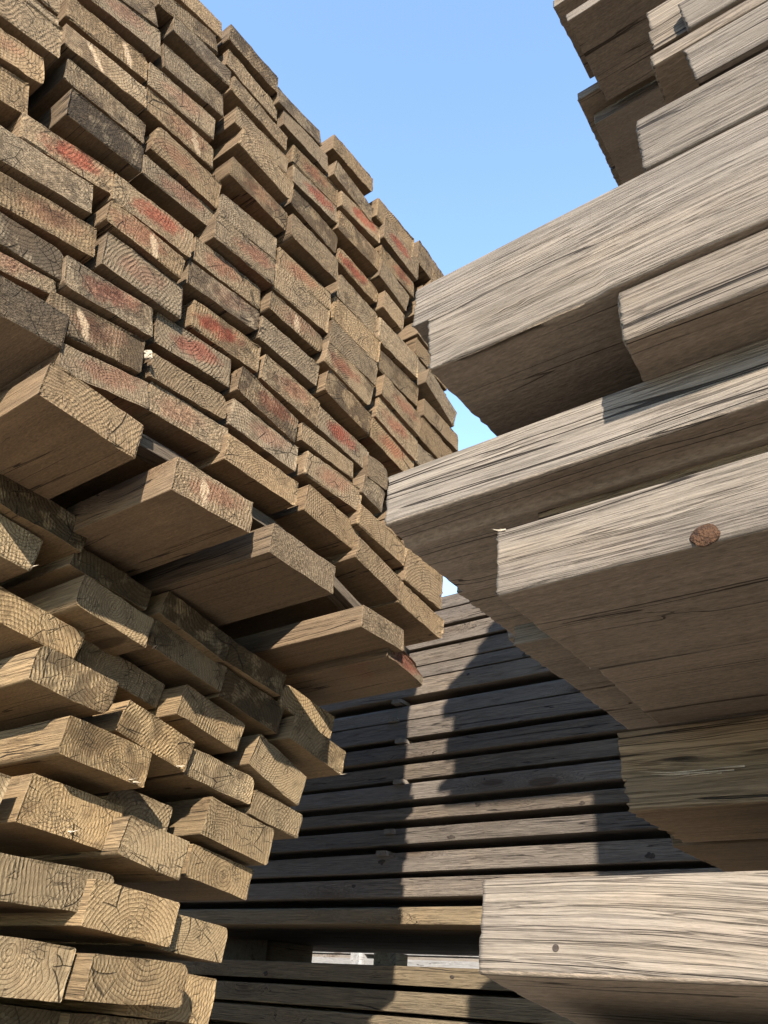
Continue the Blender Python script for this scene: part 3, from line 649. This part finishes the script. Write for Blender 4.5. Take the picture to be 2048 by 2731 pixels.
# bearers that carry the upper pack
rb('bearer', 0.02, 0.46, 0.8525, 0.94, 0.12, 'bearer block inside the right pile above the slotted boards', style=ST_RB)
rb('bearer', -0.08, 0.62, 0.60, 0.94, 0.13, 'tall bearer block deep inside the right pile', style=ST_RB)
rb('bearer', 0.10, 0.70, 0.9405, 1.10, 0.12, 'second bearer block inside the right pile', style=ST_RB)
rb('bearer', 0.26, 0.70, 1.1005, 1.419, 0.12, 'third bearer block under the upper pack', style=ST_RB)
rb('plank', -0.191, 0.658, 1.420, 1.444, 0.168, 'wide dark plank underside with sunlit front edge, top right against sky')
rb('plank', -0.226, 0.850, 1.418, 1.450, 0.165, 'grey plank behind the wide dark plank, right edge of the sky')
rb('plank', -0.207, 0.647, 1.4705, 1.494, 0.150, 'topmost dark plank corner at the upper picture edge against sky')
rb('plank', -0.239, 0.810, 1.4505, 1.475, 0.165, 'dark plank sticking out farthest over the sky, upper right')
rb('plank', -0.243, 0.980, 1.4505, 1.475, 0.150, 'small dark plank end just above the long front beams')
for n, (x0, z0, z1) in enumerate(((-0.16, 1.50, 1.56), (-0.195, 1.565, 1.63), (-0.165, 1.635, 1.695), (-0.21, 1.70, 1.755), (-0.185, 1.76, 1.82), (-0.12, 1.825, 1.88), (-0.07, 1.885, 1.94), (-0.03, 1.945, 2.0))):
    for m in (0, 1, 2, 3):
        rb('plank', x0 - 0.01*m, 0.66 + 0.17*m, z0, z1, 0.165, 'plank of the right hand upper pack, above the picture edge', seed=n*2+m)
for n in range(5):
    rb('timber', -0.25 + 0.03*(n % 3), 0.49, -0.062 - n*0.056, -0.012 - n*0.056, 0.14, 'beam of the right hand pile, in the courses below the picture', seed=n)
# deeper rows of the right hand pile
for n, (z0, z1, ys) in enumerate(((0.0205, 0.069, (0.66, 0.785, 0.94, 1.095)), (0.2336, 0.281, (0.735, 0.89, 1.045)), (0.2838, 0.326, (0.885, 1.04)), (0.3282, 0.376, (0.80, 0.955, 1.11)), (0.379, 0.427, (0.675, 0.83, 0.985)),
                                 (0.429, 0.483, (0.67, 0.825, 0.98)), (0.4845, 0.531, (0.53, 0.685, 0.84, 0.995)), (0.535, 0.598, (0.775, 0.93)), (0.737, 0.78, (0.78, 0.935)))):
    for m, y in enumerate(ys):
        rb('board', -0.17 + 0.02*((n*3 + m*5) % 4), y, z0, z1, 0.145, 'shaded board in the deep rows of the right hand pile', style=ST_RB, seed=n*7+m)
# knot, hole, splinters and bark bits
k3 = onb = lump('knot', (0, 0, 0), (0.0085, 0.0026, 0.0070), KNOT, None, None, 5.0, parent=RB3, amp=0.16)
k3.location = (0.134, -0.0768, -0.0200)
def splinters(parent, base, n, ln, rnd, spread, turn=0.0):
    for q in range(n):
        bm = bmesh.new(); L = rnd.uniform(0.5, 1.0)*ln; wd = rnd.uniform(0.0005, 0.0011)
        pts = [(0, -wd, -wd), (0, wd, -wd), (0, 0, wd)]
        mid = [(-L*0.5, p[1]*0.7 + rnd.uniform(-1, 1)*0.0012, p[2]*0.7 + 0.0006) for p in pts]
        a = [bm.verts.new(p) for p in pts]; b = [bm.verts.new(p) for p in mid]; tip = bm.verts.new((-L, rnd.uniform(-.003, .003), rnd.uniform(-.001, .004)))
        for i in range(3):
            j = (i+1) % 3
            bm.faces.new((a[i], a[j], b[j], b[i])); bm.faces.new((b[i], b[j], tip))
        bm.faces.new(a); bmesh.ops.recalc_face_normals(bm, faces=bm.faces)
        me = bpy.data.meshes.new('splinter'); bm.to_mesh(me); bm.free(); me.materials.append(PALE)
        o = bpy.data.objects.new('splinter', me); C.objects.link(o); o.parent = parent
        o.rotation_euler = (0, 0, turn + (rnd.uniform(-0.9, 0.9) if turn else 0))
        o.location = (base[0] + rnd.uniform(0, spread[0]), base[1] + rnd.uniform(-spread[1], spread[1]), base[2] + rnd.uniform(-spread[2], spread[2]))
rs = random.Random(4)
splinters(RB3, (0.006, -0.074, 0.0235), 6, 0.014, rs, (0.008, 0.002, 0.0015))
splinters(RB2S, (0.03, -0.0755, 0.013), 16, 0.06, rs, (0.32, 0.002, 0.004))
for i, u in (('S16', 0.045), ('S15', 0.05), ('S5', -0.06), ('S2', 0.06), ('S21', 0.0), ('S10', 0.06)):
    splinters(LOB[i], (-0.002, u, -0.0215), 2, 0.016, rs, (0.002, 0.008, 0.001), math.pi)
bm = bmesh.new(); bmesh.ops.create_cone(bm, cap_ends=True, segments=18, radius1=0.0022, radius2=0.0020, depth=0.0016)  # shallow dark disc on the surface, its colour stands for the hole's shade
me = bpy.data.meshes.new('nail_hole'); bm.to_mesh(me); bm.free(); me.materials.append(HOLE_SHADE)
o = bpy.data.objects.new('nail_hole', me); C.objects.link(o); o.parent = RB1; o.location = (0.0515, -0.0699, -0.0125); o.rotation_euler = (math.pi/2, 0, 0)
lump('bark_piece', (-0.083, 0.402, 0.545 + H), (0.016, 0.010, 0.013), BARK, 'reddish brown piece of bark on the top front beam beside the grooved board', 'bark', 9.0, amp=0.7, sub=4)

# ------------------------------------------------------------------ pile of slats across the gap
ST_B = dict(end=(0.25, 0.21, 0.17), side=(0.275, 0.232, 0.194))
SLATS = []
for n, (z0, z1) in enumerate(SL):
    if n < 10: lab = 'grey weathered slat, ' + ('topmost' if n == 0 else ORD[n] + ' from the top') + ' of the back pile'
    elif n < 16: lab = 'grey weathered slat, ' + ('directly' if n == 15 else ORD[15-n]) + ' above the see-through gap in the back pile'
    else: lab = 'olive brown slat, ' + ORD[n-16] + ' below the see-through gap in the back pile'
    r = random.Random('s%d' % n)
    st = ST_B if n < 15 else dict(end=(.34, .27, .18), side=(.36, .285, .19))
    y0 = 2.15 + r.uniform(-0.006, 0.008)
    sl_ = board('slat', -3.0, y0 + 0.075, (z0+z1)/2, 0.15, z1-z0-0.001, r.uniform(-1, 1), length=4.6, face=-1, style=st, label=lab, cat='slat', group='slats of the back pile', rnd=r, wave=0.0028, bumpy=1.5)
    SLATS.append(sl_)
    for q in range(7 if n >= 15 else 1):
        board('slat', -3.02 + 0.01*q, y0 + 0.24 + q*0.157, (z0+z1)/2 + (r.uniform(-0.012, 0.012) if n > 16 else 0), 0.15, z1-z0-0.001, 0, length=4.6, face=-1, style=st, label='slat in the shaded rear rows of the back pile, seen only through gaps', cat='slat', group='rear row slats of the back pile', rnd=r)
for q, (x, z) in enumerate(KN):
    best = min(SLATS, key=lambda s: abs(s.location.z - H - z))
    kq = 0.7 + 0.09*((q*5) % 7)
    kk = lump('knot', (0, 0, 0), (0.010*kq, 0.0012, 0.0065*kq) if q != 5 else (0.016, 0.0014, 0.007), KNOTG, None, None, 20.0+q, parent=best, amp=0.5)
    kk.location = (x - best.location.x, -0.0752, max(-0.012, min(0.012, z + H - best.location.z)))
for n, (x, y, z) in enumerate(ST):
    bar_along('sticker', [(x-0.02, 2.138, z-0.002), (x-0.02, 2.45, z-0.002)], 0.040, 0.014, dict(end=(.12, .10, .08), side=(.11, .095, .08)),
              'small sticker end poking out between slats, %s of the six' % ('topmost' if n == 0 else 'lowest' if n == 5 else ORD[n] + ' from top'), 'sticker', 'stickers between the back pile slats', random.Random('k%d' % n))
# bearer blocks in the wide gap of the back pile
for n, (x, yy) in enumerate(((-4.1, 2.75), (-0.75, 2.2), (0.6, 2.2))):  # coloured dark to paint the black shade of the gap; first one widened
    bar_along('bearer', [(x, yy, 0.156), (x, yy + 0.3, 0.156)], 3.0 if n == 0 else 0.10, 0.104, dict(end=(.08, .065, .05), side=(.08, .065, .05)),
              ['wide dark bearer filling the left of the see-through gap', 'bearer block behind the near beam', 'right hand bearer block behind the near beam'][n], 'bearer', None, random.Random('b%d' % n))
bar_along('spacer_block', [(-1.73, 2.40, 0.128), (-1.73, 2.47, 0.128)], 0.09, 0.045, dict(end=(.3, .29, .27), side=(.3, .29, .27)), 'small pale block at the left of the see-through gap', 'block')

# pale boards of another pile, far behind, in full sun
ST_W = dict(end=(0.62, 0.60, 0.57), side=(0.46, 0.45, 0.44))
for n, (z0, z1) in enumerate(((0.362, 0.402), (0.262, 0.330), (0.20, 0.258), (0.06, 0.19), (-0.1, 0.05))):
    board('pale_board', -6.2, 6.1, (z0+z1)/2, 0.2, z1-z0, 0, length=5.2, face=-1, style=ST_W, label='pale sunlit board far behind, seen through the gap, ' + (['topmost', 'second from top', 'third from top', 'fourth from top', 'lowest'][n]) + ' of that pile',
          cat='board', group='pale boards of the far pile', rnd=random.Random('w%d' % n))
for n in range(3):
    board('pale_board', -6.2, 6.5 + 0.25*n, 0.335 + 0.02*n, 0.2, 0.09, 0, length=5.2, face=-1, style=ST_R, label='shaded board deep inside the far pale pile, seen only through its slots', cat='board', group='inner boards of the far pile', rnd=random.Random('v%d' % n))
bar_along('spacer_block', [(-4.585, 5.93, 0.315), (-4.585, 6.2, 0.315)], 0.09, 0.10, dict(end=(.22, .21, .2), side=(.22, .21, .2)), 'pale upright block between the far pale boards', 'block')

# ------------------------------------------------------------------ ground
bm = bmesh.new(); bmesh.ops.create_grid(bm, x_segments=8, y_segments=8, size=400.0)
me = bpy.data.meshes.new('ground'); bm.to_mesh(me); bm.free(); me.materials.append(GRAVEL)
g = bpy.data.objects.new('ground', me); C.objects.link(g); g['kind'] = 'structure'

# ------------------------------------------------------------------ sky, sun, camera
sc = bpy.context.scene
w = bpy.data.worlds.new('World'); sc.world = w; w.use_nodes = True
nt = w.node_tree; bg = nt.nodes['Background']
sky = nt.nodes.new('ShaderNodeTexSky'); sky.sky_type = 'NISHITA'; sky.sun_disc = False
sky.sun_elevation = math.asin(SUN.z); sky.sun_rotation = math.atan2(SUN.x, SUN.y)
sky.air_density = 1.0; sky.dust_density = 0.05; sky.ozone_density = 1.8; sky.altitude = 200
nt.links.new(sky.outputs[0], bg.inputs[0]); bg.inputs[1].default_value = SKY
ld = bpy.data.lights.new('sun', 'SUN'); ld.energy = SUNE; ld.angle = math.radians(0.5); ld.color = (1.0, 0.90, 0.76)
lo = bpy.data.objects.new('sun', ld); C.objects.link(lo); lo.rotation_euler = SUN.to_track_quat('Z', 'Y').to_euler(); lo.location = (3, -4, 6)
cd = bpy.data.cameras.new('camera'); cam = bpy.data.objects.new('camera', cd); C.objects.link(cam)
cd.sensor_fit = 'AUTO'; cd.sensor_width = 36.0; cd.lens = 2050/2731*36.0; cd.clip_start = 0.01; cd.clip_end = 2000
M = Matrix((( RIGHT.x, -DOWN.x, -FWD.x, 0), (RIGHT.y, -DOWN.y, -FWD.y, 0), (RIGHT.z, -DOWN.z, -FWD.z, H), (0, 0, 0, 1)))
cam.matrix_world = M; sc.camera = cam
sc.view_settings.view_transform = 'Standard'; sc.view_settings.look = 'None'; sc.view_settings.gamma = 1.0; sc.view_settings.exposure = EXPO
